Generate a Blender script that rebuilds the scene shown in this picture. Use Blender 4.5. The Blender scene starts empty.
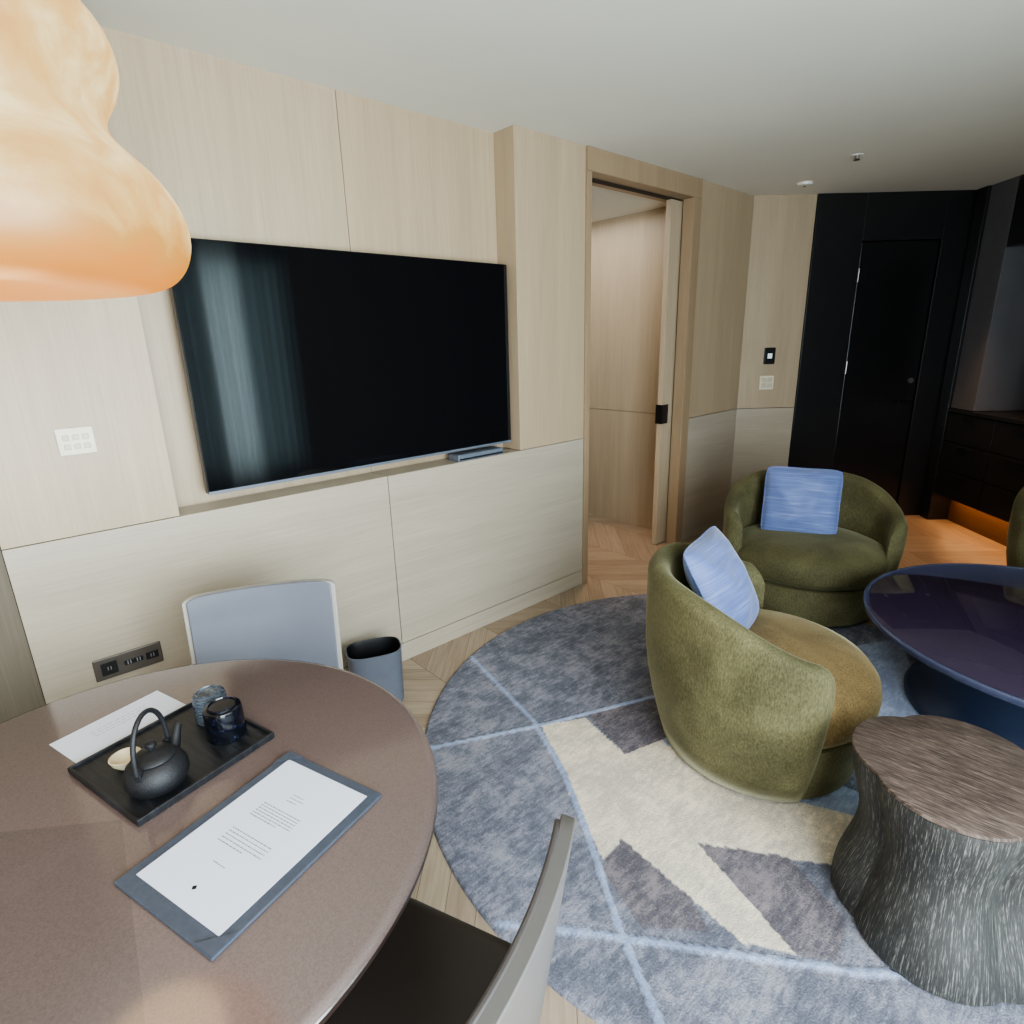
import bpy, bmesh, math, random
from mathutils import Vector, Matrix, noise
random.seed(7)
PI=math.pi
scene=bpy.context.scene
col=scene.collection
def s2l(c):
    c=c/255.0
    return c/12.92 if c<=.04045 else ((c+.055)/1.055)**2.4
def rgb(r,g,b): return (s2l(r),s2l(g),s2l(b),1)

# ------------------------------------------------------------ materials
class NT:
    def __init__(s,name):
        s.m=bpy.data.materials.new(name); s.m.use_nodes=True
        s.t=s.m.node_tree; s.n=s.t.nodes; s.l=s.t.links
        s.b=s.n['Principled BSDF']
    def node(s,typ,**k):
        n=s.n.new(typ)
        for a,v in k.items(): setattr(n,a,v)
        return n
    def math(s,op,a,b=None,c=None):
        n=s.n.new('ShaderNodeMath'); n.operation=op
        for i,x in enumerate((a,b,c)):
            if x is None: continue
            if isinstance(x,(int,float)): n.inputs[i].default_value=x
            else: s.l.new(x,n.inputs[i])
        return n.outputs[0]
    def coords(s,scale=(1,1,1),rot=(0,0,0),loc=(0,0,0)):
        tc=s.n.new('ShaderNodeTexCoord'); mp=s.n.new('ShaderNodeMapping')
        mp.inputs['Scale'].default_value=scale; mp.inputs['Rotation'].default_value=rot; mp.inputs['Location'].default_value=loc
        s.l.new(tc.outputs['Object'],mp.inputs[0]); return mp.outputs[0]
    def sep(s):
        sp=s.node('ShaderNodeSeparateXYZ'); tc=s.node('ShaderNodeTexCoord'); s.l.new(tc.outputs['Object'],sp.inputs[0]); return sp.outputs
    def comb(s,*a):
        c=s.node('ShaderNodeCombineXYZ')
        for i,x in enumerate(a):
            if isinstance(x,(int,float)): c.inputs[i].default_value=x
            else: s.l.new(x,c.inputs[i])
        return c.outputs[0]
    def noise(s,vec,scale=5,detail=4,rough=.6,dist=0):
        n=s.n.new('ShaderNodeTexNoise'); n.inputs['Scale'].default_value=scale; n.inputs['Detail'].default_value=detail
        n.inputs['Roughness'].default_value=rough; n.inputs['Distortion'].default_value=dist
        if vec is not None: s.l.new(vec,n.inputs['Vector'])
        return n.outputs['Fac']
    def ramp(s,fac,stops):
        n=s.n.new('ShaderNodeValToRGB'); e=n.color_ramp.elements
        while len(e)<len(stops): e.new(.5)
        for i,(p,c) in enumerate(stops): e[i].position=p; e[i].color=c
        s.l.new(fac,n.inputs[0]); return n.outputs[0]
    def mix(s,fac,a,b,mode='MIX'):
        n=s.n.new('ShaderNodeMix'); n.data_type='RGBA'; n.blend_type=mode
        for i,x in ((0,fac),(6,a),(7,b)):
            if isinstance(x,(int,float)): n.inputs[i].default_value=x
            elif isinstance(x,tuple): n.inputs[i].default_value=x
            else: s.l.new(x,n.inputs[i])
        return n.outputs[2]
    def color(s,x):
        if isinstance(x,tuple): s.b.inputs['Base Color'].default_value=x
        else: s.l.new(x,s.b.inputs['Base Color'])
    def set(s,**k):
        for a,v in k.items(): s.b.inputs[a.replace('_',' ')].default_value=v
    def bump(s,h,strength=.3,dist=.01):
        n=s.n.new('ShaderNodeBump'); n.inputs['Strength'].default_value=strength; n.inputs['Distance'].default_value=dist
        s.l.new(h,n.inputs['Height']); s.l.new(n.outputs[0],s.b.inputs['Normal'])

def plain(name,c,rough=.5,metal=0,var=.06,scale=30,bump=0,coat=0,spec=.5):
    t=NT(name); v=t.coords(); nf=t.noise(v,scale,3)
    lo=tuple(x*(1-var) for x in c[:3])+(1,); hi=tuple(min(1,x*(1+var)) for x in c[:3])+(1,)
    t.color(t.ramp(nf,[(.3,lo),(.7,hi)])); t.set(Roughness=rough,Metallic=metal)
    t.b.inputs['Coat Weight'].default_value=coat; t.b.inputs['Specular IOR Level'].default_value=spec
    if bump: t.bump(t.noise(v,scale*6,3),bump,.002)
    return t.m
def wood(name,c1,c2,axis='z',rough=.5,fine=130,seed=0):
    t=NT(name)
    a={'z':(fine,fine,3),'x':(3,fine,fine),'y':(fine,3,fine)}[axis]
    b={'z':(9,9,.7),'x':(.7,9,9),'y':(9,.7,9)}[axis]
    n1=t.noise(t.coords(a,loc=(seed,seed,seed)),1,4,.6); n2=t.noise(t.coords(b,loc=(seed+3,seed,seed)),1,4,.6,.6)
    f=t.math('ADD',t.math('MULTIPLY',n1,.5),t.math('MULTIPLY',n2,.5))
    t.color(t.ramp(f,[(.30,c1),(.68,c2)])); t.set(Roughness=rough); t.bump(n1,.06,.002)
    return t.m
M={}
M['wall_v']=wood('pale_oak_vertical',rgb(157,141,118),rgb(177,160,135),'z',.42)
M['wall_v2']=wood('pale_oak_vertical_warm',rgb(155,138,114),rgb(175,156,130),'z',.42,seed=5)
M['wall_h']=wood('pale_oak_horizontal',rgb(155,145,129),rgb(176,166,149),'x',.34,seed=9)
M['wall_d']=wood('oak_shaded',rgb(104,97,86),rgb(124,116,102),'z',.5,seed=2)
M['trimwood']=wood('oak_trim',rgb(138,118,94),rgb(158,137,110),'z',.4,seed=4)
M['plinthwood']=wood('dark_plinth_wood',rgb(74,54,38),rgb(96,72,52),'x',.5,seed=6)
M['gap']=plain('shadow_gap',rgb(50,42,34),.8)
M['ceil']=plain('ceiling_plaster',rgb(222,221,210),.75,var=.03,scale=1.2)
M['black']=plain('black_lacquer_wall',rgb(30,30,32),.32,var=.1,scale=3)
M['blackdoor']=plain('black_door_paint',rgb(24,24,26),.28,var=.1,scale=3)
M['greypanel']=plain('charcoal_panel',rgb(92,92,96),.5,scale=4)
M['drawer']=plain('black_oak_drawer',rgb(30,29,29),.42,var=.2,scale=20)
M['steel']=plain('brushed_steel',rgb(170,170,172),.3,1)
M['blk']=plain('black_plastic',rgb(14,14,15),.35)
M['white']=plain('white_plastic',rgb(222,220,212),.4)
M['ivory']=plain('ivory_plate',rgb(216,210,188),.4)
M['btn']=plain('ivory_button',rgb(190,184,160),.4)
M['plate']=plain('dark_bronze_plate',rgb(92,86,80),.35,.5)
M['greybox']=plain('grey_metal_box',rgb(104,112,124),.4,.2)
M['pad']=plain('sky_tinted_leather',rgb(104,108,118),.3,var=.04,scale=6)  # sky reflection painted into the leather as a blue-grey tone
M['pad2']=plain('taupe_grey_leather',rgb(74,70,69),.36,var=.04,scale=6)
M['seatpad']=plain('dark_taupe_leather',rgb(60,53,50),.42,var=.06,scale=10)
M['shell']=plain('light_taupe_shell',rgb(158,154,148),.4,var=.04,scale=8)
M['shell2']=plain('taupe_shell_shaded',rgb(92,89,87),.45,var=.04,scale=8)  # darker copy of the taupe shell: shade painted in against the window light
M['bin']=plain('slate_leather_bin',rgb(88,92,102),.45)
M['binin']=plain('black_liner',rgb(12,12,13),.5)
M['paper']=plain('white_paper',rgb(208,214,228),.6,var=.01)
M['ink']=plain('grey_ink',rgb(110,114,124),.7)
M['board']=plain('slate_leather_board',rgb(66,73,86),.5,var=.12,scale=90,bump=.25)
M['iron']=plain('cast_iron',rgb(30,31,34),.5,.2,var=.2,scale=60,bump=.5)
M['cream']=plain('cream_ceramic',rgb(200,188,158),.35)
M['darkedge']=plain('dark_table_edge',rgb(56,46,42),.35)
M['ctop']=plain('indigo_lacquer',rgb(54,43,64),.06,var=.08,scale=2,coat=.6)
M['crim']=plain('slate_blue_rim',rgb(64,68,90),.25,coat=.3)
M['cbase']=plain('navy_base',rgb(34,44,66),.35)
M['cord']=plain('black_cord',rgb(20,20,20),.6)
t=NT('tv_glass'); t.color((.005,.005,.006,1)); t.set(Roughness=.05); t.b.inputs['Specular IOR Level'].default_value=.5; M['tv']=t.m
t=NT('tray_wood'); n1=t.noise(t.coords((80,12,1)),1,4); t.color(t.ramp(n1,[(.35,rgb(18,19,22)),(.7,rgb(38,40,45))])); t.set(Roughness=.42); t.bump(n1,.5,.002); M['tray']=t.m
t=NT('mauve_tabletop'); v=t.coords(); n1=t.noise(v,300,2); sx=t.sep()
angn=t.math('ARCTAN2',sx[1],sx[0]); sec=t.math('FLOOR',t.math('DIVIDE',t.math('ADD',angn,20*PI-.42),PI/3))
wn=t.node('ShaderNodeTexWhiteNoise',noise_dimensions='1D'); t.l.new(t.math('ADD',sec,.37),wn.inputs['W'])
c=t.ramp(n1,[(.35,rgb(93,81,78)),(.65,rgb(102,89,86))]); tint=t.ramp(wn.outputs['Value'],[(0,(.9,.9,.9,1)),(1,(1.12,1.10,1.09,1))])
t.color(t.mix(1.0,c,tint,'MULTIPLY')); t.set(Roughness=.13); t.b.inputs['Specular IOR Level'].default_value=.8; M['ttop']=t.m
t=NT('speckled_glaze'); n1=t.noise(t.coords(),90,4,.7); t.color(t.ramp(n1,[(.5,rgb(12,13,18)),(.66,rgb(24,30,48)),(.74,rgb(110,120,140))])); t.set(Roughness=.15); M['cup']=t.m
t=NT('ringed_glaze'); n1=t.noise(t.coords((1,1,8)),60,4,.7); t.color(t.ramp(n1,[(.4,rgb(40,48,58)),(.62,rgb(96,106,118))])); t.set(Roughness=.25); M['cup2']=t.m
def velvet(name,a,b,c):
    t=NT(name); v=t.coords(); n1=t.noise(v,4,3,.5,.5); n2=t.noise(t.coords((1,1,.35)),190,3,.7)
    f=t.math('ADD',t.math('MULTIPLY',n1,.5),t.math('MULTIPLY',n2,.5))
    t.color(t.ramp(f,[(.37,a),(.5,b),(.63,c)])); t.set(Roughness=.8); t.b.inputs['Specular IOR Level'].default_value=.2
    t.b.inputs['Sheen Weight'].default_value=.6; t.b.inputs['Sheen Roughness'].default_value=.32; t.b.inputs['Sheen Tint'].default_value=rgb(184,180,150)
    t.bump(n2,.2,.003); return t.m
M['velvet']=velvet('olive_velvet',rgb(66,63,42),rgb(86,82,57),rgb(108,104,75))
M['velvet_seat']=velvet('olive_velvet_warm_lit',rgb(90,73,47),rgb(118,98,65),rgb(142,121,86))  # olive velvet browned: warm light and nap sheen painted into the colour
t=NT('blue_silk_cushion'); n1=t.noise(t.coords((4,1,90)),1.2,4,.6,.5); n2=t.noise(t.coords((1,1,1)),5,3)
c=t.ramp(n1,[(.38,rgb(82,98,146)),(.56,rgb(98,115,164)),(.70,rgb(130,144,182))]); t.color(t.mix(t.math('MULTIPLY',n2,.4),c,rgb(96,112,164))); t.set(Roughness=.6)
t.b.inputs['Sheen Weight'].default_value=.3; t.bump(n1,.3,.003); M['cushion']=t.m
t=NT('charred_wood'); sx=t.sep(); an=t.math('ARCTAN2',sx[1],sx[0]); ca=t.math('COSINE',an); sa=t.math('SINE',an)
n1=t.noise(t.comb(t.math('MULTIPLY',ca,80),t.math('MULTIPLY',sa,80),t.math('MULTIPLY',sx[2],16)),1,2,.6)
n2=t.noise(t.comb(t.math('MULTIPLY',ca,120),t.math('MULTIPLY',sa,120),t.math('MULTIPLY',sx[2],60)),1,2,.6)
f=t.math('ADD',t.math('MULTIPLY',n1,.6),t.math('MULTIPLY',n2,.4)); t.color(t.ramp(f,[(.46,rgb(42,42,41)),(.55,rgb(62,62,60)),(.66,rgb(118,117,112))])); t.set(Roughness=.6); t.bump(n1,.2,.002); M['stool']=t.m
t=NT('brown_end_grain'); n1=t.noise(t.coords((320,24,1),rot=(0,0,.55)),1,3,.6,.3)
t.color(t.ramp(n1,[(.38,rgb(62,52,47)),(.55,rgb(90,76,68)),(.68,rgb(116,101,92))])); t.set(Roughness=.55); t.bump(n1,.12,.002); M['stooltop']=t.m
t=NT('rug_wool'); a=t.node('ShaderNodeAttribute',attribute_name='Col'); v=t.coords()
n1=t.noise(v,6,9,.82,.2); n2=t.noise(v,170,3,.7); n3=t.noise(t.coords((14,60,1),rot=(0,0,.45)),1,3,.7)
f=t.math('ADD',t.math('ADD',t.math('MULTIPLY',n1,.55),t.math('MULTIPLY',n2,.2)),t.math('MULTIPLY',n3,.25))
g=t.ramp(f,[(.42,(.5,.5,.52,1)),(.485,(.76,.76,.78,1)),(.51,(1.02,1.0,.98,1)),(.57,(1.55,1.46,1.36,1))])
t.color(t.mix(a.outputs['Alpha'],a.outputs['Color'],t.mix(1.0,a.outputs['Color'],g,'MULTIPLY'))); t.set(Roughness=.95); t.bump(n2,.6,.008); M['rug']=t.m
t=NT('oak_chevron'); sx=t.sep()
x=t.math('ADD',sx[0],20.1); y=t.math('ADD',sx[1],20)
W=.5; w=.13
fx=t.math('DIVIDE',x,W); colm=t.math('FLOOR',fx); fr=t.math('FRACT',fx)
h=t.math('PINGPONG',x,W); vv=t.math('DIVIDE',t.math('ADD',y,h),w); pl=t.math('FLOOR',vv); pf=t.math('FRACT',vv)
al=t.math('SUBTRACT',h,y)
wn=t.node('ShaderNodeTexWhiteNoise'); t.l.new(t.comb(colm,pl),wn.inputs['Vector'])
gn=t.noise(t.comb(t.math('MULTIPLY',vv,7),t.math('MULTIPLY',al,3),t.math('MULTIPLY',wn.outputs['Value'],50)),1,5,.6,.3)
base=t.ramp(wn.outputs['Value'],[(0,rgb(138,120,101)),(1,rgb(166,149,128))])
c=t.mix(.3,base,t.ramp(gn,[(.35,rgb(114,98,81)),(.65,rgb(176,160,140))]))
e=t.math('MAXIMUM',t.math('LESS_THAN',pf,.022),t.math('LESS_THAN',fr,.006))
t.color(t.mix(e,c,rgb(92,76,62))); t.set(Roughness=.36); M['floor']=t.m
# lamp: cloudy cream alabaster with amber veins, warmer towards the lower rim
t=NT('alabaster_lamp'); v=t.coords((1,1,1.3),rot=(.4,.3,0)); n1=t.noise(v,7,5,.58,.6); nb=t.noise(t.coords(loc=(5,2,1)),3.6,3,.5,.3); sx=t.sep()
mr=t.node('ShaderNodeMapRange'); t.l.new(sx[2],mr.inputs[0]); mr.inputs[1].default_value=0; mr.inputs[2].default_value=.07
f=t.math('ADD',t.math('MULTIPLY',mr.outputs[0],.20),t.math('ADD',t.math('MULTIPLY',n1,.48),t.math('MULTIPLY',nb,.36)))
cc=t.ramp(f,[(.42,rgb(255,152,30)),(.52,rgb(255,174,66)),(.59,rgb(255,202,118)),(.66,rgb(255,228,170)),(.8,rgb(255,240,202))])
st=t.ramp(f,[(.42,(.85,.85,.85,1)),(.52,(.75,.75,.75,1)),(.62,(.95,.95,.95,1)),(.74,(1.4,1.4,1.4,1))])
t.color(rgb(84,72,48)); t.l.new(cc,t.b.inputs['Emission Color']); t.l.new(st,t.b.inputs['Emission Strength']); t.set(Roughness=.4); M['lamp']=t.m
def emit(name,c,s):
    t=NT(name); t.color(c); t.b.inputs['Emission Color'].default_value=c; t.b.inputs['Emission Strength'].default_value=s; return t.m
M['led']=emit('warm_led',rgb(255,140,60),.8)
M['lcd']=emit('display_white',rgb(210,220,225),.4)
def sheer(name,a,b):
    t=NT(name); tl=t.node('ShaderNodeBsdfTranslucent'); tl.inputs[0].default_value=a; t.color(b); mx=t.node('ShaderNodeMixShader'); mx.inputs[0].default_value=.5
    t.l.new(t.b.outputs[0],mx.inputs[1]); t.l.new(tl.outputs[0],mx.inputs[2]); t.l.new(mx.outputs[0],t.n['Material Output'].inputs[0]); return t.m
M['drape']=sheer('grey_drape',rgb(112,130,130),rgb(110,124,124)); M['sheer']=sheer('bright_strip_sheer',rgb(222,236,234),rgb(180,190,190))  # pale sheer is added for the bright window strip mirrored in the television
t=NT('city_facade'); br=t.node('ShaderNodeTexBrick'); t.l.new(t.coords((.25,.25,.25),rot=(PI/2,0,0)),br.inputs['Vector']); br.inputs['Color1'].default_value=rgb(60,110,118); br.inputs['Color2'].default_value=rgb(90,130,136); br.inputs['Mortar'].default_value=rgb(220,215,160); br.inputs['Scale'].default_value=3; br.inputs['Mortar Size'].default_value=.03; t.l.new(br.outputs[0],t.b.inputs['Base Color']); M['facade']=t.m

# ------------------------------------------------------------ mesh helpers
class MB:
    def __init__(s): s.v=[]; s.f=[]
    def add(s,vs,fs):
        o=len(s.v); s.v+= [tuple(p) for p in vs]; s.f+=[tuple(i+o for i in q) for q in fs]; return s
    def box(s,x0,x1,y0,y1,z0,z1):
        return s.add([(x0,y0,z0),(x1,y0,z0),(x1,y1,z0),(x0,y1,z0),(x0,y0,z1),(x1,y0,z1),(x1,y1,z1),(x0,y1,z1)],
            [(0,3,2,1),(4,5,6,7),(0,1,5,4),(1,2,6,5),(2,3,7,6),(3,0,4,7)])
    def prism(s,poly,z0,z1):
        n=len(poly)
        return s.add([(x,y,z0) for x,y in poly]+[(x,y,z1) for x,y in poly],
            [tuple(range(n-1,-1,-1)),tuple(range(n,2*n))]+[(i,(i+1)%n,n+(i+1)%n,n+i) for i in range(n)])
    def lathe(s,prof,n=64,c=(0,0,0),fn=None,cap0=True,cap1=True):
        vs=[];fs=[];k=len(prof)
        for (r,z) in prof:
            for i in range(n):
                a=2*PI*i/n; rr=r*(fn(a,z) if fn else 1)
                vs.append((c[0]+rr*math.cos(a),c[1]+rr*math.sin(a),c[2]+z))
        for j in range(k-1):
            for i in range(n):
                i2=(i+1)%n; fs.append((j*n+i,j*n+i2,(j+1)*n+i2,(j+1)*n+i))
        if cap0: fs.append(tuple(range(n-1,-1,-1)))
        if cap1: fs.append(tuple((k-1)*n+i for i in range(n)))
        return s.add(vs,fs)
    def tube(s,pts,r,n=12):
        pts=[Vector(p) for p in pts]; rs=r if isinstance(r,list) else [r]*len(pts)
        vs=[];fs=[]; up=Vector((.13,.21,.97)).normalized()
        t0=(pts[1]-pts[0]).normalized(); nrm=t0.cross(up)
        if nrm.length<.1: nrm=t0.cross(Vector((1,0,0)))
        nrm.normalize()
        for i,p in enumerate(pts):
            tt=(pts[min(i+1,len(pts)-1)]-pts[max(i-1,0)]).normalized()
            nrm=(nrm-tt*nrm.dot(tt)).normalized(); b=tt.cross(nrm)
            for j in range(n):
                a=2*PI*j/n; vs.append(p+(nrm*math.cos(a)+b*math.sin(a))*rs[i])
        for i in range(len(pts)-1):
            for j in range(n):
                j2=(j+1)%n; fs.append((i*n+j,i*n+j2,(i+1)*n+j2,(i+1)*n+j))
        fs.append(tuple(range(n-1,-1,-1))); fs.append(tuple((len(pts)-1)*n+j for j in range(n)))
        return s.add(vs,fs)
    def loft(s,secs,closed=True,cap=True):
        k=len(secs[0]); vs=[p for q in secs for p in q]; fs=[]
        for j in range(len(secs)-1):
            for i in range(k if closed else k-1):
                i2=(i+1)%k; fs.append((j*k+i,j*k+i2,(j+1)*k+i2,(j+1)*k+i))
        if cap: fs.append(tuple(range(k-1,-1,-1))); fs.append(tuple((len(secs)-1)*k+i for i in range(k)))
        return s.add(vs,fs)
    def build(s,name,mat,parent=None,smooth=False,bevel=0,seg=2,fix=True,loc=None,rz=None,sharp=50):
        me=bpy.data.meshes.new(name); me.from_pydata(s.v,[],s.f); me.materials.append(M[mat])
        if fix:
            bm=bmesh.new(); bm.from_mesh(me); bmesh.ops.recalc_face_normals(bm,faces=bm.faces); bm.to_mesh(me); bm.free()
        o=bpy.data.objects.new(name,me); col.objects.link(o)
        if smooth:
            me.polygons.foreach_set('use_smooth',[True]*len(me.polygons))
            try: me.set_sharp_from_angle(angle=math.radians(sharp))
            except Exception: pass
        if bevel:
            b=o.modifiers.new('bevel','BEVEL'); b.width=bevel; b.segments=seg; b.limit_method='ANGLE'; b.angle_limit=math.radians(40)
        if parent: o.parent=parent
        if loc: o.location=loc
        if rz is not None: o.rotation_euler=(0,0,rz)
        return o
def tag(o,label=None,cat=None,group=None,kind=None):
    if label: o['label']=label
    if cat: o['category']=cat
    if group: o['group']=group
    if kind: o['kind']=kind
    return o
def thing(name,label,cat,loc=(0,0,0),rz=0,group=None,kind=None):
    o=bpy.data.objects.new(name,None); col.objects.link(o); o.location=loc; o.rotation_euler=(0,0,rz); o.empty_display_size=.1
    return tag(o,label,cat,group,kind)
def structure(name,label,loc=(0,0,0),rz=0): return thing(name,label,'room',loc,rz,kind='structure')

# camera frame (solved from the photo's vanishing points)
CX=Vector((.7397,-.6724,-.0257)); CU=Vector((.2085,.1926,.9589)); CB=Vector((-.6398,-.7147,.2826))
H=1.588
def floor_pt(u,v):
    d=CX*(u-512)-CU*(v-512)-CB*583; t=-H/d.z; return (d.x*t,d.y*t)

# ------------------------------------------------------------ room shell
H0=2.6
fl=MB().box(-2.2,7,-1.5,4.4,-.1,0).build('floor','floor')
tag(fl,'light oak chevron parquet floor','floor',kind='structure')
ce=MB().box(-2.2,7,-1.5,2.65,H0,H0+.1).build('ceiling','ceil'); tag(ce,'smooth off white plaster ceiling','ceiling',kind='structure')

w=structure('wall_front','pale oak panelled wall with the television niche')
MB().box(-.3,2.76,2.58,2.66,0,H0).build('backing','gap',w)
MB().box(-.04,1.363,2.4,2.58,.102,.985).build('lower_panel','wall_h',w,bevel=.001)
MB().box(1.367,2.765,2.4,2.58,.102,.985).build('lower_panel','wall_h',w,bevel=.001)
MB().box(-.04,.475,2.4,2.58,.988,H0).build('column_panel','wall_v',w,bevel=.001)
MB().box(2.225,2.765,2.4,2.58,.988,H0).build('column_panel','wall_v2',w,bevel=.001)
MB().box(.475,1.363,2.55,2.58,.985,H0).build('niche_panel','wall_v',w)
MB().box(1.366,2.225,2.55,2.58,.985,H0).build('niche_panel','wall_v2',w)
bb=MB().box(-.04,2.765,2.4,2.58,0,.098).build('baseboard_front','wall_h',bevel=.001); tag(bb,'pale oak skirting under the panels','skirting',kind='structure')
w=structure('wall_front_right','pale oak wall beside the doorway')
MB().box(3.96,4.75,2.4,2.6,.988,H0).build('upper_panel','wall_v2',w,bevel=.001)
MB().box(3.96,4.75,2.4,2.6,0,.984).build('lower_panel','wall_h',w,bevel=.001)
d=structure('trim_1','oak door frame around the open doorway')
MB().box(2.768,2.81,2.39,2.6,0,H0-.12).build('jamb','trimwood',d,bevel=.002)
MB().box(3.86,3.955,2.385,2.47,0,H0-.12).build('jamb','trimwood',d,bevel=.002)
MB().box(3.86,3.955,2.54,2.6,0,H0-.12).build('jamb','trimwood',d,bevel=.002)
MB().box(2.768,3.955,2.385,2.6,H0-.12,H0).build('head','trimwood',d,bevel=.002)
MB().box(2.82,3.85,2.48,2.53,H0-.126,H0-.121).build('track','gap',d)
d=structure('door_1','oak sliding door mostly pushed back into its pocket')
MB().box(3.74,3.95,2.485,2.525,.005,H0-.128).build('leaf','wall_v',d,bevel=.002)
MB().box(3.732,3.81,2.476,2.534,.96,1.1).build('lock','blk',d,bevel=.002)
w=structure('wall_hall','oak panelled hall wall behind the doorway')
MB().box(4.05,4.15,2.6,4.3,.988,2.5).build('upper_panel','wall_v',w)
MB().box(4.05,4.15,2.6,4.3,0,.984).build('lower_panel','wall_v',w)
MB().box(3.958,4.06,2.6,2.62,0,2.5).build('reveal_panel','wall_v',w)
tag(MB().box(2.6,2.7,2.66,4.3,0,2.5).build('wall_hall_left','wall_v'),'oak hall wall on the left','wall',kind='structure')
tag(MB().box(2.6,4.15,4.3,4.4,0,2.5).build('wall_hall_end','wall_v'),'oak wall at the end of the hall','wall',kind='structure')
tag(MB().box(2.6,4.15,2.6,4.4,2.5,2.6).build('ceiling_hall','ceil'),'white ceiling of the hall','ceiling',kind='structure')
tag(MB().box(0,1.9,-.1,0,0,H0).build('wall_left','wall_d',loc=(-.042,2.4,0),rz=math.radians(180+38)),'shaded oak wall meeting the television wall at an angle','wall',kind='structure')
tag(MB().box(-1.7,-1.6,-1.5,1.4,0,H0).build('wall_side','wall_v'),'oak wall beside the dining table','wall',kind='structure')
w=structure('wall_back','oak wall around the big window behind the viewer')
m=MB(); m.box(-1.7,-1.3,-1.5,-1.4,0,H0); m.box(2.6,7,-1.5,-1.4,0,H0); m.box(-1.3,2.6,-1.5,-1.4,0,.35); m.box(-1.3,2.6,-1.5,-1.4,2.4,H0); m.build('panel','wall_d',w)
w=structure('window_1','wide window with dark mullions behind the viewer')
m=MB()
for x in (-1.3,-.33,.64,1.61,2.56): m.box(x,x+.04,-1.48,-1.42,.35,2.4)
m.box(-1.3,2.6,-1.48,-1.42,.35,.39); m.box(-1.3,2.6,-1.48,-1.42,2.36,2.4); m.build('frame','blk',w)
tag(MB().box(6.9,7,-1.5,1.6,0,H0).build('wall_right','black'),'black wall at the far right','wall',kind='structure')

ang=math.atan2(-.658,.753)
w=structure('wall_oblique','angled wall with a pale oak panel and black panels',(4.72,2.4,0),ang)
MB().box(0,.485,0,.15,.988,H0).build('upper_panel','wall_v',w,bevel=.001)
MB().box(0,.485,0,.15,0,.984).build('lower_panel','wall_h',w,bevel=.001)
MB().box(.49,.87,-.01,.15,0,H0).build('black_panel','black',w,bevel=.002)
MB().box(1.50,1.9,-.01,.15,0,H0).build('black_panel','black',w,bevel=.002)
MB().box(.872,1.498,-.01,.15,2.26,H0).build('black_panel','black',w,bevel=.002)
MB().box(.872,1.498,.06,.15,0,2.26).build('backing','gap',w)
d=structure('door_2','plain black entrance door in the black wall',(4.72,2.4,0),ang)
MB().box(.88,1.49,.004,.05,.006,2.25).build('leaf','blackdoor',d,bevel=.003)
for z in (1.96,1.25,.3): MB().lathe([(.007,0),(.007,.1)],12,(.878,-.008,z)).build('hinge','steel',d,True)
o=MB().lathe([(.022,0),(.022,.012)],20).build('lock','steel',d,True); o.location=(1.44,.004,1.18); o.rotation_euler=(PI/2,0,0)
m=MB(); m.box(1.33,1.45,-.05,-.038,1.0,1.018); m.box(1.435,1.45,-.05,0,1.0,1.018); m.build('handle','blk',d,bevel=.003)

o=thing('thermostat','black wall thermostat with a small white display beside the black wall','thermostat',(4.72,2.4,0),ang)
MB().box(.185,.275,-.014,0,1.345,1.475).build('body','blk',o,bevel=.004)
MB().box(.212,.248,-.0155,-.0135,1.39,1.43).build('display','lcd',o)
o=thing('wall_switch','small white double switch below the black thermostat','switch',(4.72,2.4,0),ang)
MB().box(.17,.285,-.008,0,1.14,1.25).build('plate','ivory',o,bevel=.003)
for i in range(2):
    for j in range(2): MB().box(.183+i*.048,.224+i*.048,-.012,-.008,1.152+j*.046,1.19+j*.046).build('button','btn',o,bevel=.002)
kang=math.atan2(-.697,-.717); KB=(6.0-.01,1.28-.01,0)
w=structure('wall_kitchen','charcoal wall panels framing the kitchenette niche',KB,kang)
MB().box(.01,.13,0,.6,0,H0).build('black_panel','black',w,bevel=.002)
MB().box(.132,.4,.02,.6,.965,H0).build('grey_panel','greypanel',w,bevel=.002)
MB().box(.402,1.2,.02,.6,2.14,H0).build('upper_panel','black',w,bevel=.002)
MB().box(.402,1.2,.5,.6,.965,2.14).build('niche_panel','greypanel',w)
MB().box(1.2,1.3,0,.6,0,H0).build('black_panel','black',w,bevel=.002)
k=thing('kitchen_cabinet','black kitchenette base cabinet with drawers and warm light under it','cabinet',KB,kang)
MB().box(.135,1.195,.03,.58,.24,.93).build('body','drawer',k)
MB().box(.135,1.195,.16,.58,0,.238).build('plinth','plinthwood',k)
MB().box(.14,1.19,.10,.118,.225,.239).build('light_strip','led',k)
for i in range(2):
    for j,(a,b) in enumerate(((.243,.46),(.468,.69),(.698,.925))):
        dr=MB().box(.14+i*.528,.14+i*.528+.522,.008,.03,a,b).build('drawer','drawer',k,bevel=.002)
        MB().box(.14+i*.528+.18,.14+i*.528+.34,-.006,.008,b-.03,b-.02).build('handle','blk',dr,bevel=.002)
c=MB().box(.134,1.198,.0,.5,.932,.962).build('countertop','black',loc=KB,rz=kang,bevel=.003); tag(c,'black stone worktop on the kitchenette cabinet','worktop')

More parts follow.
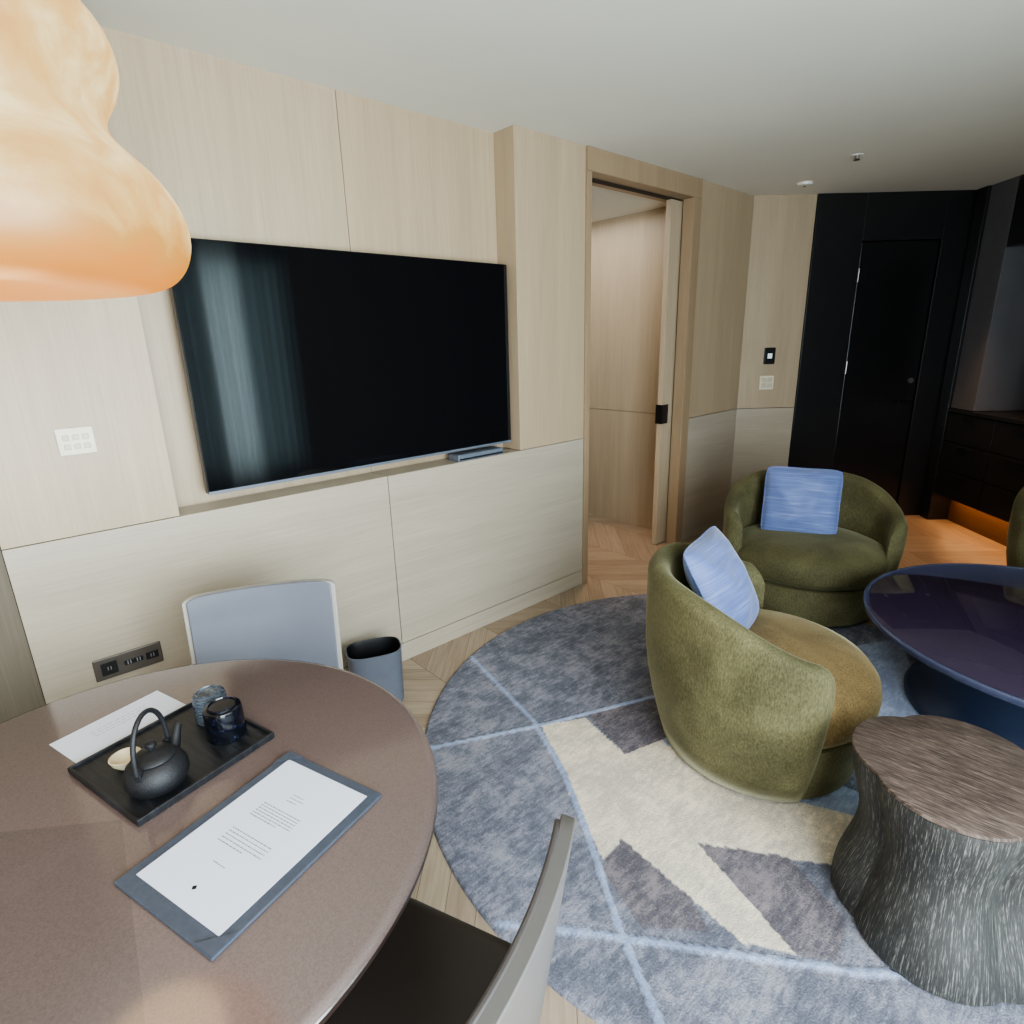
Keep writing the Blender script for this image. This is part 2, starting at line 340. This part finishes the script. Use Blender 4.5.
# ------------------------------------------------------------ television and box
tv=thing('television','large black flat television in the oak wall niche','television',(1.4,2.45,1.035))
MB().box(-.80,.805,.006,.05,0,.935).build('body','blk',tv,bevel=.003)
MB().box(-.797,.802,0,.006,.012,.932).build('screen','tv',tv,bevel=.001)
MB().box(-.80,.805,.002,.008,-.002,.010).build('bezel','greybox',tv,bevel=.001)
MB().box(-.3,.3,.05,.0999,.2,.7).build('wall_mount','blk',tv)
sb=thing('media_box','flat grey media box on the ledge below the television','box',(1.95,2.45,.985))
MB().box(-.155,.155,-.04,.05,.0,.034).build('body','greybox',sb,bevel=.004)
MB().box(-.15,.15,-.0415,-.04,.006,.014).build('port_strip','blk',sb)
o=thing('light_switch','ivory light switch plate with six small square buttons on the oak wall','switch',(.217,2.4,1.305))
MB().box(-.052,.052,-.008,0,-.045,.045).build('plate','ivory',o,bevel=.003)
for i in range(3):
    for j in range(2): MB().box(-.036+i*.027,-.018+i*.027,-.0115,-.008,-.026+j*.03,-.008+j*.03).build('button','btn',o,bevel=.002)
o=thing('socket_plate','dark bronze power socket plate low on the wall behind the round table','socket',(.218,2.4,.482))
MB().box(-.108,.108,-.008,0,-.042,.042).build('plate','plate',o,bevel=.003)
for x,ww,hh in ((-.062,.05,.05),(.0,.03,.02),(.03,.03,.02),(.075,.042,.03)):
    s_=MB().box(x-ww/2,x+ww/2,-.0105,-.0075,-hh/2,hh/2).build('socket','blk',o,bevel=.004)
    MB().box(x-.006,x-.003,-.0112,-.0104,-.007,.007).build('slot','steel',s_)
    MB().box(x+.003,x+.006,-.0112,-.0104,-.007,.007).build('slot','steel',s_)

o=thing('ceiling_sprinkler','small metal sprinkler head in the ceiling','sprinkler',(4.22,1.52,H0))
MB().lathe([(.035,-.004),(.035,0)],24).build('escutcheon','white',o,True)
MB().lathe([(.012,-.03),(.02,-.026),(.01,-.02),(.01,0)],16).build('head','steel',o,True)
o=thing('smoke_detector','flat white round detector on the ceiling near the doorway','detector',(4.65,2.0,H0))
MB().lathe([(.03,-.02),(.05,-.016),(.055,0)],24).build('cover','white',o,True)
MB().lathe([(.01,-.024),(.01,-.02)],16).build('sensor','blk',o,True)

# ------------------------------------------------------------ rug
def seg_d(p,a,b):
    ax,ay=a;bx,by=b;dx,dy=bx-ax,by-ay;L=dx*dx+dy*dy
    t=max(0,min(1,((p[0]-ax)*dx+(p[1]-ay)*dy)/L)); return math.hypot(p[0]-ax-t*dx,p[1]-ay-t*dy)
def inpoly(p,P):
    r=False;n=len(P)
    for i in range(n):
        a=P[i];b=P[i-1]
        if (a[1]>p[1])!=(b[1]>p[1]) and p[0]<(b[0]-a[0])*(p[1]-a[1])/(b[1]-a[1])+a[0]: r=not r
    return r
fp=lambda L:[floor_pt(*q) for q in L]
lines=[[(1.66,2.30),(1.49,1.56),(1.36,1.27),(1.215,1.03),(1.02,.74),(.84,.42)],[(.98,1.77),(1.49,1.52),(1.99,1.31),(2.9,.9)],[(.78,.98),(.95,.78),(1.37,.24),(1.64,-.05),(1.9,-.38)]]
cream=[fp([(542,728),(585,720),(625,757),(672,738),(700,765),(860,810),(862,872),(788,862),(697,846),(795,957),(742,946),(622,842),(603,862),(568,795)]),
       fp([(965,990),(990,965),(1060,975),(1060,1020)])]
pale=[fp([(845,650),(900,640),(945,760),(870,720)]),fp([(662,742),(700,730),(870,800),(868,822),(780,800),(690,768)]),[(2.0,.3),(2.2,.62),(2.45,.5),(2.3,.2)]]
dark=[fp([(697,846),(788,860),(846,925),(838,965),(795,957)]),fp([(622,842),(690,900),(710,935),(640,930),(600,868)]),fp([(585,714),(655,696),(672,738),(625,757)])]
cB=rgb(117,119,131); cD=rgb(106,101,107); cL=rgb(144,156,182); cC=rgb(206,195,177); cP=rgb(152,163,186)
rc=(2.10,.93); RR=1.335
NR,NS=170,680; vs=[(rc[0],rc[1],.012)];fs=[];cols=[cB]
def colr(x,y):
    wx=x+.003*noise.noise(Vector((x*24,y*24,0))); wy=y+.003*noise.noise(Vector((x*24,y*24,5)))
    p=(wx,wy); ld=min(seg_d((x,y),l[i],l[i+1]) for l in lines for i in range(len(l)-1))
    if ld<.011: return cL,.003
    for P in dark:
        if inpoly(p,P): return cD,0
    for P in pale:
        if inpoly(p,P): return cP,0
    for P in cream:
        if inpoly(p,P): return cC,.001
    return cB,(-.002 if ld<.019 else 0)
for i in range(1,NR+1):
    r=RR*i/NR
    for j in range(NS):
        a=2*PI*j/NS; x=rc[0]+r*math.cos(a); y=rc[1]+r*math.sin(a); c,dz=colr(x,y)
        z=.012+dz+.0008*noise.noise(Vector((x*60,y*60,0)))
        if i==NR: z=.008
        k_=1.0 if c in (cB,cD) else .5
        vs.append((x,y,z)); cols.append((c[0],c[1],c[2],k_))
for j in range(NS): vs.append((rc[0]+(RR+.003)*math.cos(2*PI*j/NS),rc[1]+(RR+.003)*math.sin(2*PI*j/NS),.0005)); cols.append(cB)
for j in range(NS): fs.append((0,1+j,1+(j+1)%NS))
for i in range(NR):
    for j in range(NS):
        j2=(j+1)%NS; a=1+i*NS; b=1+(i+1)*NS; fs.append((a+j,b+j,b+j2,a+j2))
m=MB(); m.add(vs,fs); rug=m.build('rug','rug',smooth=True,fix=False)
at=rug.data.color_attributes.new('Col','FLOAT_COLOR','POINT'); at.data.foreach_set('color',[k for c in cols for k in c])
tag(rug,'large round blue grey rug with raised pale lines and cream patches','rug')
RZ=.0175

# ------------------------------------------------------------ armchairs (local +x is the front)
def smooth01(t): t=max(0,min(1,t)); return t*t*(3-2*t)
def armchair(label,loc,rz,group,half=80,seatmat='velvet',scale=1.05):
    root=thing('armchair',label,'armchair',loc,rz,group); root.scale=(scale,scale,1.0)
    ex,ey=.96,1.0
    a0=math.radians(half); a1=2*PI-a0; N=72
    rimh=lambda a: .570+.165*smooth01(((.5-.5*math.cos(a))-.36)/.62)
    def sect(a,shr=1.0,dz=0,pull=0):
        top=rimh(a)-dz; th=.070+.016*smooth01((.5-.5*math.cos(a)-.4)/.6)
        ro=lambda z: .372+.091*math.sin(min(1,z/.48)*PI/2)
        pts=[(ro(z),z) for z in (.015,.10,.20,.30,.40,.48)]
        zt=top-.044; pts.append((ro(zt),zt)); cxr=ro(zt)-th/2
        for k in range(1,10):
            q=PI*k/10; pts.append((cxr+th/2*math.cos(q),zt+.044*math.sin(q)))
        pts.append((cxr-th/2,zt))
        for z in (zt-.05,.40,.33): pts.append((cxr-th/2-.006,z))
        pts+= [(.35,.25),(.32,.12),(.32,.015)]
        out=[]
        for r,z in pts:
            mc=.345+.06*min(1,z/.4)
            rr=(mc+(r-mc)*shr)*(1-pull*(1-.4*min(1,z/.5))); zz=.015+(z-.015)*(1-(1-shr)*.06)
            out.append((rr*math.cos(a)*ex,rr*math.sin(a)*ey,zz))
        return out
    secs=[]
    E=10
    for k in range(E,0,-1):
        q=k/E; secs.append(sect(a0-math.radians(11)*q,math.sqrt(max(.0,1-q*q))+.02,.05*q*q,.04*q*q))
    for i in range(N+1): secs.append(sect(a0+(a1-a0)*i/N))
    for k in range(1,E+1):
        q=k/E; secs.append(sect(a1+math.radians(11)*q,math.sqrt(max(.0,1-q*q))+.02,.05*q*q,.04*q*q))
    MB().loft(secs).build('backrest','velvet',root,True,sharp=75)
    el=lambda a,z: 1/math.sqrt((math.cos(a)/ex)**2+(math.sin(a)/ey)**2)
    MB().lathe([(.364,.015),(.374,.06),(.389,.15),(.395,.20),(.392,.222),(.378,.228)],72,fn=el).build('base','velvet',root,True)
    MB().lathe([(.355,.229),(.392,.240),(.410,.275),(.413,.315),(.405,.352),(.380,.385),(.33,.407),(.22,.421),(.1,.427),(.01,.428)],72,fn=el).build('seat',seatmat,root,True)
    MB().lathe([(.34,.0),(.34,.015)],48,fn=el).build('plinth','blk',root,True)
    return root
G='olive velvet armchairs around the coffee table'
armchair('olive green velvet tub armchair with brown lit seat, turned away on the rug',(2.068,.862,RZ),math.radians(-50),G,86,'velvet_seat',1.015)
armchair('olive green velvet tub armchair facing the camera beside the black door',(3.462,1.254,RZ),math.radians(-150),G,78,scale=1.03)
armchair('olive green velvet tub armchair cut off by the right edge of the photo',(4.45,.02,0),math.radians(200),G,78,scale=1.0)
def cushion(label,loc,rot,S=.43):
    N=30; vs=[];fs=[]
    for side in (1,-1):
        for i in range(N+1):
            for j in range(N+1):
                u=-1+2*i/N; v=-1+2*j/N
                th=.085*((1-abs(u)**2.2)*(1-abs(v)**2.2))**.55
                cr=1-.085*(abs(u*v))**4
                pu=u*(1-.045*(1-abs(v)**2)*abs(u))*cr; pv=v*(1-.045*(1-abs(u)**2)*abs(v))*cr
                wob=.014*noise.noise(Vector((u*2.0,v*2.0,side*3)))
                vs.append((S/2*pu,side*(th+wob*(th/.06)),S/2*pv))
    n1=(N+1)**2
    for s in (0,1):
        for i in range(N):
            for j in range(N):
                a=s*n1+i*(N+1)+j; q=(a,a+1,a+N+2,a+N+1); fs.append(q if s else q[::-1])
    def ring(s): 
        L=[(i,0) for i in range(N)]+[(N,j) for j in range(N)]+[(N-i,N) for i in range(N)]+[(0,N-j) for j in range(N)]
        return [s*n1+i*(N+1)+j for i,j in L]
    A=ring(0);B=ring(1)
    for k in range(len(A)): fs.append((A[k],A[(k+1)%len(A)],B[(k+1)%len(A)],B[k]))
    root=thing('cushion',label,'cushion',loc,0,'blue patterned cushions on the armchairs'); root.rotation_euler=rot
    MB().add(vs,fs).build('cover','cushion',root,True)
    hp=[vs[i] for i in A[::2]]; hp.append(hp[0]); MB().tube([(p[0],0,p[2]) for p in hp],.004,6).build('seam','cushion',root,True)
    return root
cushion('blue streaked cushion seen from the side in the nearer armchair',(2.095,1.065,.61),(math.radians(-30),0,math.radians(13)),.44)
cushion('blue streaked square cushion propped in the armchair by the black door',(3.545,1.35,.605),(math.radians(-14),math.radians(1),math.radians(-64)),.43)

# ------------------------------------------------------------ coffee table
ct=thing('coffee_table','round dark indigo glossy coffee table with a flared navy pedestal','table',(3.04,.05,RZ))
MB().lathe([(.0005,.404),(.714,.404),(.717,.402),(.717,.392),(.0005,.392)],160,cap0=False,cap1=False).build('tabletop','ctop',ct,True)
MB().lathe([(.43,.376),(.720,.376),(.731,.379),(.736,.385),(.737,.400),(.734,.406),(.729,.408),(.722,.407),(.718,.402),(.718,.390),(.43,.388)],160,cap0=False,cap1=False).build('rim','crim',ct,True)
MB().lathe([(.525,.0),(.527,.012),(.51,.035),(.475,.075),(.458,.14),(.455,.22),(.465,.30),(.48,.375)],96).build('pedestal','cbase',ct,True)
# ------------------------------------------------------------ carved stool
st=thing('side_stool','dark carved wooden stool with lobed pinched body and brown top','stool',(1.722,.178,RZ),math.radians(4))
def lob(a,z):
    t=z/.44; w_=math.sin(PI*min(1,max(0,t)))
    return 1+(.15+.13*w_)*((math.cos(2*a)**2+.010)**.28-.78)
prof=[]
for i in range(33):
    t=i/32; z=.44*t
    R=.250-.052*smooth01(t/.55) if t<.55 else .198+.038*smooth01((t-.55)/.45)
    prof.append((R,z))
m=MB().lathe(prof,288,fn=lob)
m.v=[(x-.035*(1-z/.44),y-.02*(1-z/.44),z) for x,y,z in m.v]
m.build('body','stool',st,True,sharp=80)
MB().lathe([(.236,.441),(.239,.444),(.238,.452),(.234,.454),(.12,.455),(.005,.455)],288,fn=lambda a,z:lob(a,.44)).build('top','stooltop',st,True)

# ------------------------------------------------------------ dining table
dt=thing('dining_table','round mauve brown dining table at the left','table',(.038,1.166,0))
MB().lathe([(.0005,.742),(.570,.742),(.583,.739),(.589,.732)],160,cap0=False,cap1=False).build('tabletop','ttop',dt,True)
MB().lathe([(.50,.695),(.56,.70),(.585,.715),(.590,.724),(.589,.732),(.58,.7375),(.0005,.741)],160,cap1=False).build('edge','darkedge',dt,True)
MB().lathe([(.27,.025),(.12,.05),(.07,.12),(.055,.35),(.07,.6),(.14,.68),(.2,.696)],64).build('pedestal','darkedge',dt,True)
MB().lathe([(.30,0),(.30,.02),(.27,.028)],64).build('base_plate','darkedge',dt,True)
TZ=.7425
# ------------------------------------------------------------ dining chairs (local +x is the front)
def dining_chair(label,loc,rz,padmat='pad',shellmat='shell'):
    root=thing('dining_chair',label,'chair',loc,rz,'taupe leather dining chairs at the round table')
    MB().box(-.20,.23,-.225,.225,.405,.47).build('seat','seatpad',root,True,bevel=.025,seg=4)
    MB().box(-.21,.22,-.215,.215,.375,.404).build('seat_frame',shellmat,root,bevel=.006)
    def shellsecs(off0,off1,z0,z1,wid,taper):
        secs=[]
        for i in range(41):
            v=-1+2*i/40; yy=v*wid; zc=z1-.014*abs(v)**14
            def P(off,z):
                t=(z-.36)/.44
                return (-.235-.06*t+.030*v*v+off,yy*(1+taper*t),z)
            zs=[z0+(zc-z0)*k/8 for k in range(9)]
            secs.append([P(off0,z) for z in zs]+[P(off1,z) for z in reversed(zs)])
        return secs
    MB().loft(shellsecs(-.014,.014,.30,.806,.234,.03)).build('back_shell',shellmat,root,True,bevel=.003)
    MB().loft(shellsecs(.008,.020,.40,.8075,.220,.03)).build('backrest',padmat,root,True,bevel=.004)
    for sx in (-1,1):
        for sy in (-1,1):
            x0,x1=(.19,.205) if sx>0 else (-.19,-.235)
            m=MB(); p0=Vector((x1,sy*.205,0)); p1=Vector((x0,sy*.19,.378)); secs=[]
            for k in range(5):
                t=k/4; c=p0.lerp(p1,t); h=.011+.008*t
                secs.append([(c.x-h,c.y-h,c.z),(c.x+h,c.y-h,c.z),(c.x+h,c.y+h,c.z),(c.x-h,c.y+h,c.z)])
            m.loft(secs).build('leg',shellmat,root,bevel=.003)
    return root
dining_chair('pale edged leather dining chair, its blue grey a painted sky reflection, between the round table and the wall',(.462,1.692,0),math.radians(-116))
dining_chair('dark taupe dining chair seen from behind at the near side of the table',(.290,.712,0),math.radians(112),'pad2','shell2')

b=thing('waste_bin','slate grey soft square waste bin on the floor by the wall','bin',(1.10,2.195,0),math.radians(-22))
def el(a,z):
    n=3.2; return (abs(math.cos(a)/1.12)**n+abs(math.sin(a)/.82)**n)**(-1/n)
MB().lathe([(.092,0),(.102,.004),(.108,.255),(.110,.265),(.105,.267)],96,fn=el,cap1=False).build('body','bin',b,True)
MB().lathe([(.105,.267),(.101,.25),(.095,.02),(.001,.018)],96,fn=el,cap0=False).build('liner','binin',b,True)

# ------------------------------------------------------------ tabletop things
mr=math.atan2(.31,.95)
mb=thing('menu_board','slate leather menu board lying near the table edge','board',(.213,.943,TZ),mr)
MB().box(-.180,.180,-.131,.131,0,.006).build('board','board',mb,bevel=.002)
for sx,sy in ((-1,-1),(1,1)):
    a=[(sx*.179,sy*.130),(sx*.179,sy*.088),(sx*.136,sy*.130)]
    MB().prism(a if sx*sy>0 else a[::-1],.0078,.0086).build('corner_pocket','board',mb)
pp=thing('printed_page','white printed page with small text on the slate menu board','paper',(.213,.943,TZ+.0066),mr)
MB().box(-.154,.160,-.110,.110,0,.0008).build('sheet','paper',pp)
def textrow(m,xp,y0,y1,wd=.0009):
    y=y0
    while y<y1:
        L=random.uniform(.002,.009); L=min(L,y1-y); m.box(xp-wd,xp+wd,-y-L,-y,.0008,.001); y+=L+.0016
m=MB(); 
for k in range(3): textrow(m,.095-k*.008,-.02,.006+.01*(k%2))
m.build('printed_text','ink',pp)
m=MB()
for k in range(6): textrow(m,.055-k*.0062,-.055,.045-(.03 if k==5 else 0))
m.build('printed_text','ink',pp)
m=MB()
for k in range(5): textrow(m,-.012-k*.0075,-.055,.05-(.04 if k==4 else 0))
m.build('printed_text','ink',pp)
m=MB(); textrow(m,-.075,-.02,.012); m.build('printed_text','ink',pp)
m=MB(); m.add([(-.122+x*.005,y*.005,.001) for x,y in ((0,-1),(1,0),(0,1),(-1,0))],[(0,1,2,3)]); m.build('emblem','blk',pp,fix=False)
ls=thing('paper_sheet','loose white paper sheet partly under the black tray','paper',(.10,1.505,TZ),math.radians(17))
MB().box(-.125,.115,-.068,.07,0,.0008).build('sheet','paper',ls)
for k in range(3): 
    m=MB(); x=-.06
    while x<.06:
        L=random.uniform(.004,.012); m.box(x,x+L,.03-k*.012,.0312-k*.012,.0008,.001); x+=L+.003
    m.build('printed_line','ink',ls)
tr=thing('serving_tray','square black wooden tray holding the iron kettle and cups','tray',(.160,1.295,TZ+.001),math.radians(16))
MB().box(-.142,.142,-.135,.135,0,.008).build('base','tray',tr,bevel=.001)
m=MB(); m.box(-.147,.147,-.14,-.134,0,.014); m.box(-.147,.147,.134,.14,0,.014); m.box(-.147,-.141,-.134,.134,0,.014); m.box(.141,.147,-.134,.134,0,.014); m.build('rim','tray',tr,bevel=.001)
TT=TZ+.0095
kt=thing('kettle','black cast iron kettle with an arched handle on the tray','kettle',(.112,1.208,TT),math.radians(48)); kt.scale=(.95,.95,.97)
MB().lathe([(.040,0),(.052,.006),(.0605,.024),(.060,.040),(.053,.055),(.043,.064),(.039,.066)],64).build('body','iron',kt,True)
ld=MB().lathe([(.038,.0655),(.041,.068),(.040,.071),(.028,.077),(.01,.081),(.006,.083)],48).build('lid','iron',kt,True)
MB().lathe([(.005,.081),(.006,.086),(.011,.093),(.010,.100),(.004,.103)],24).build('knob','iron',ld,True)
MB().tube([(.048,0,.028),(.066,0,.038),(.080,0,.054),(.090,0,.069),(.098,0,.074)],[.017,.014,.011,.009,.008],16).build('spout','iron',kt,True)
pts=[]
for i in range(25):
    a=PI*i/24; pts.append((.056*math.cos(a),.0,.066+.102*math.sin(a)**.8))
MB().tube(pts,.0052,10).build('handle','iron',kt,True)
for s in (-1,1):
    MB().box(s*.050-.006,s*.050+.006,-.006,.006,.050,.074).build('lug','iron',kt,bevel=.002)
def cup(label,loc,mat,s=1):
    r=thing('tea_cup',label,'cup',loc,0,'upturned tea cups on the tray')
    MB().lathe([(.036*s,.0),(.0375*s,.003),(.0375*s,.03*s),(.037*s,.060*s),(.035*s,.067*s),(.026*s,.069*s)],48).build('bowl',mat,r,True)
    MB().lathe([(.024*s,.068*s),(.029*s,.068*s),(.0285*s,.072*s),(.026*s,.073*s),(.025*s,.070*s)],48).build('foot_ring',mat,r,True)
cup('glossy black speckled tea cup upside down beside the kettle spout',(.262,1.276,TT),'cup',1.08)
cup('grey banded tea cup upside down behind the black cup',(.258,1.366,TT),'cup2',.97)
dc=thing('small_dish','small cream ceramic dish behind the kettle on the tray','dish',(.075,1.315,TT))
MB().lathe([(.012,0),(.016,.002),(.026,.014),(.029,.024),(.027,.024),(.020,.012),(.002,.006)],40).build('bowl','cream',dc,True)
MB().lathe([(.0292,.0232),(.030,.0245),(.0272,.0252),(.027,.0236)],40,cap0=False,cap1=False).build('lip','cream',dc,True)

# ------------------------------------------------------------ pendant lamp
pl=thing('pendant_lamp','large glowing cloud shaped alabaster pendant lamp above the round table','lamp',(-.008,1.1,1.67)); pl.scale=(.98,.98,1)
def lf(a,z):
    return 1.0+.03*math.sin(2*a+.8+z*3)+.02*math.sin(3*a+2+z*9)+.06*noise.noise(Vector((1.4*math.cos(a),1.4*math.sin(a),z*5)))
lp=[(.05,.015),(.14,.006),(.215,.0),(.268,.008),(.298,.032),(.312,.068),(.308,.105),(.286,.142),(.258,.168),(.238,.188),(.228,.208),(.232,.230),(.246,.255),(.253,.282),(.246,.310),(.222,.335),(.186,.355),(.145,.370),(.105,.382),(.075,.40),(.055,.43),(.04,.47),(.015,.48)]
fine=[]
for i in range(len(lp)-1):
    p=[lp[max(i-1,0)],lp[i],lp[i+1],lp[min(i+2,len(lp)-1)]]
    for k in range(4):
        t=k/4; f=lambda j:.5*((2*p[1][j])+(-p[0][j]+p[2][j])*t+(2*p[0][j]-5*p[1][j]+4*p[2][j]-p[3][j])*t*t+(-p[0][j]+3*p[1][j]-3*p[2][j]+p[3][j])*t**3)
        fine.append((f(0),f(1)))
fine.append(lp[-1])
MB().lathe(fine,128,fn=lf).build('shade','lamp',pl,True,sharp=80)
MB().lathe([(.006,.475),(.006,.93)],12).build('cord','cord',pl,True)
MB().lathe([(.05,.90),(.055,.91),(.055,.93)],32).build('canopy','blk',pl,True)

for (x0,x1,yo,mt,lb) in ((1.45,1.76,0,'drape','grey drape nearest the dining table at the window'),(1.74,2.12,.05,'sheer','added pale sheer curtain giving the bright strip in the television reflection'),(2.10,2.62,0,'drape','grey drape at the far end of the window')):
    secs=[]
    for i in range(70):
        x=x0+(x1-x0)*i/69; y=-1.32+yo+.03*math.sin(i*.6+.6*math.sin(i*.23)); secs.append([(x,y,.0),(x,y,2.6)])
    o=MB(); o.loft(secs,closed=False,cap=False); o=o.build('curtain',mt,smooth=True,fix=False)
    tag(o,lb,'curtain')
tag(MB().box(-6,16,-31,-30,-20,16).build('wall_city','facade'),'office tower facade seen outside the window','building',kind='structure')

# ------------------------------------------------------------ lights
def area(name,loc,rot,sx,sy,p,c):
    l=bpy.data.lights.new(name,'AREA'); l.shape='RECTANGLE'; l.size=sx; l.size_y=sy; l.energy=p; l.color=c
    o=bpy.data.objects.new(name,l); col.objects.link(o); o.location=loc; o.rotation_euler=rot; return o
area('window_daylight',(.65,-1.55,1.4),(math.radians(92),0,0),3.8,2.0,400,(.83,.93,1))
area('hall_light',(3.4,3.4,2.48),(0,0,0),.9,1.2,13,(1,.97,.94))
area('cabinet_light',(KB[0]-.717*.7+.697*.09,KB[1]-.697*.7-.717*.09,.22),(0,0,kang),1.0,.06,2,(1,.5,.2))
def spot(name,loc,p,c,size=110,blend=.8,rad=.05,rot=(0,0,0)):
    l=bpy.data.lights.new(name,'SPOT'); l.energy=p; l.color=c; l.spot_size=math.radians(size); l.spot_blend=blend; l.shadow_soft_size=rad
    o=bpy.data.objects.new(name,l); col.objects.link(o); o.location=loc; o.rotation_euler=rot
spot('kitchen_downlight',(5.2,1.05,2.55),105,(1,.53,.25),60)
spot('doorway_downlight',(3.25,2.60,2.45),65,(1,.6,.36),48)
l=bpy.data.lights.new('lamp_glow','POINT'); l.energy=3; l.color=(1,.75,.45); l.shadow_soft_size=.15; l.specular_factor=0
o=bpy.data.objects.new('lamp_glow',l); col.objects.link(o); o.location=(0,1.1,1.5)
wd=bpy.data.worlds.new('w'); scene.world=wd; wd.use_nodes=True
bg=wd.node_tree.nodes['Background']; bg.inputs[0].default_value=(.62,.8,1,1); bg.inputs[1].default_value=1.6

cd=bpy.data.cameras.new('camera'); cam=bpy.data.objects.new('camera',cd); col.objects.link(cam)
Mx=Matrix((CX,CU,CB)).transposed().to_4x4(); Mx.translation=Vector((0,0,H)); cam.matrix_world=Mx
cd.sensor_width=36; cd.lens=583/1024*36; cd.clip_start=.02
scene.camera=cam
scene.view_settings.look='AgX - Medium High Contrast'
scene.view_settings.exposure=.22
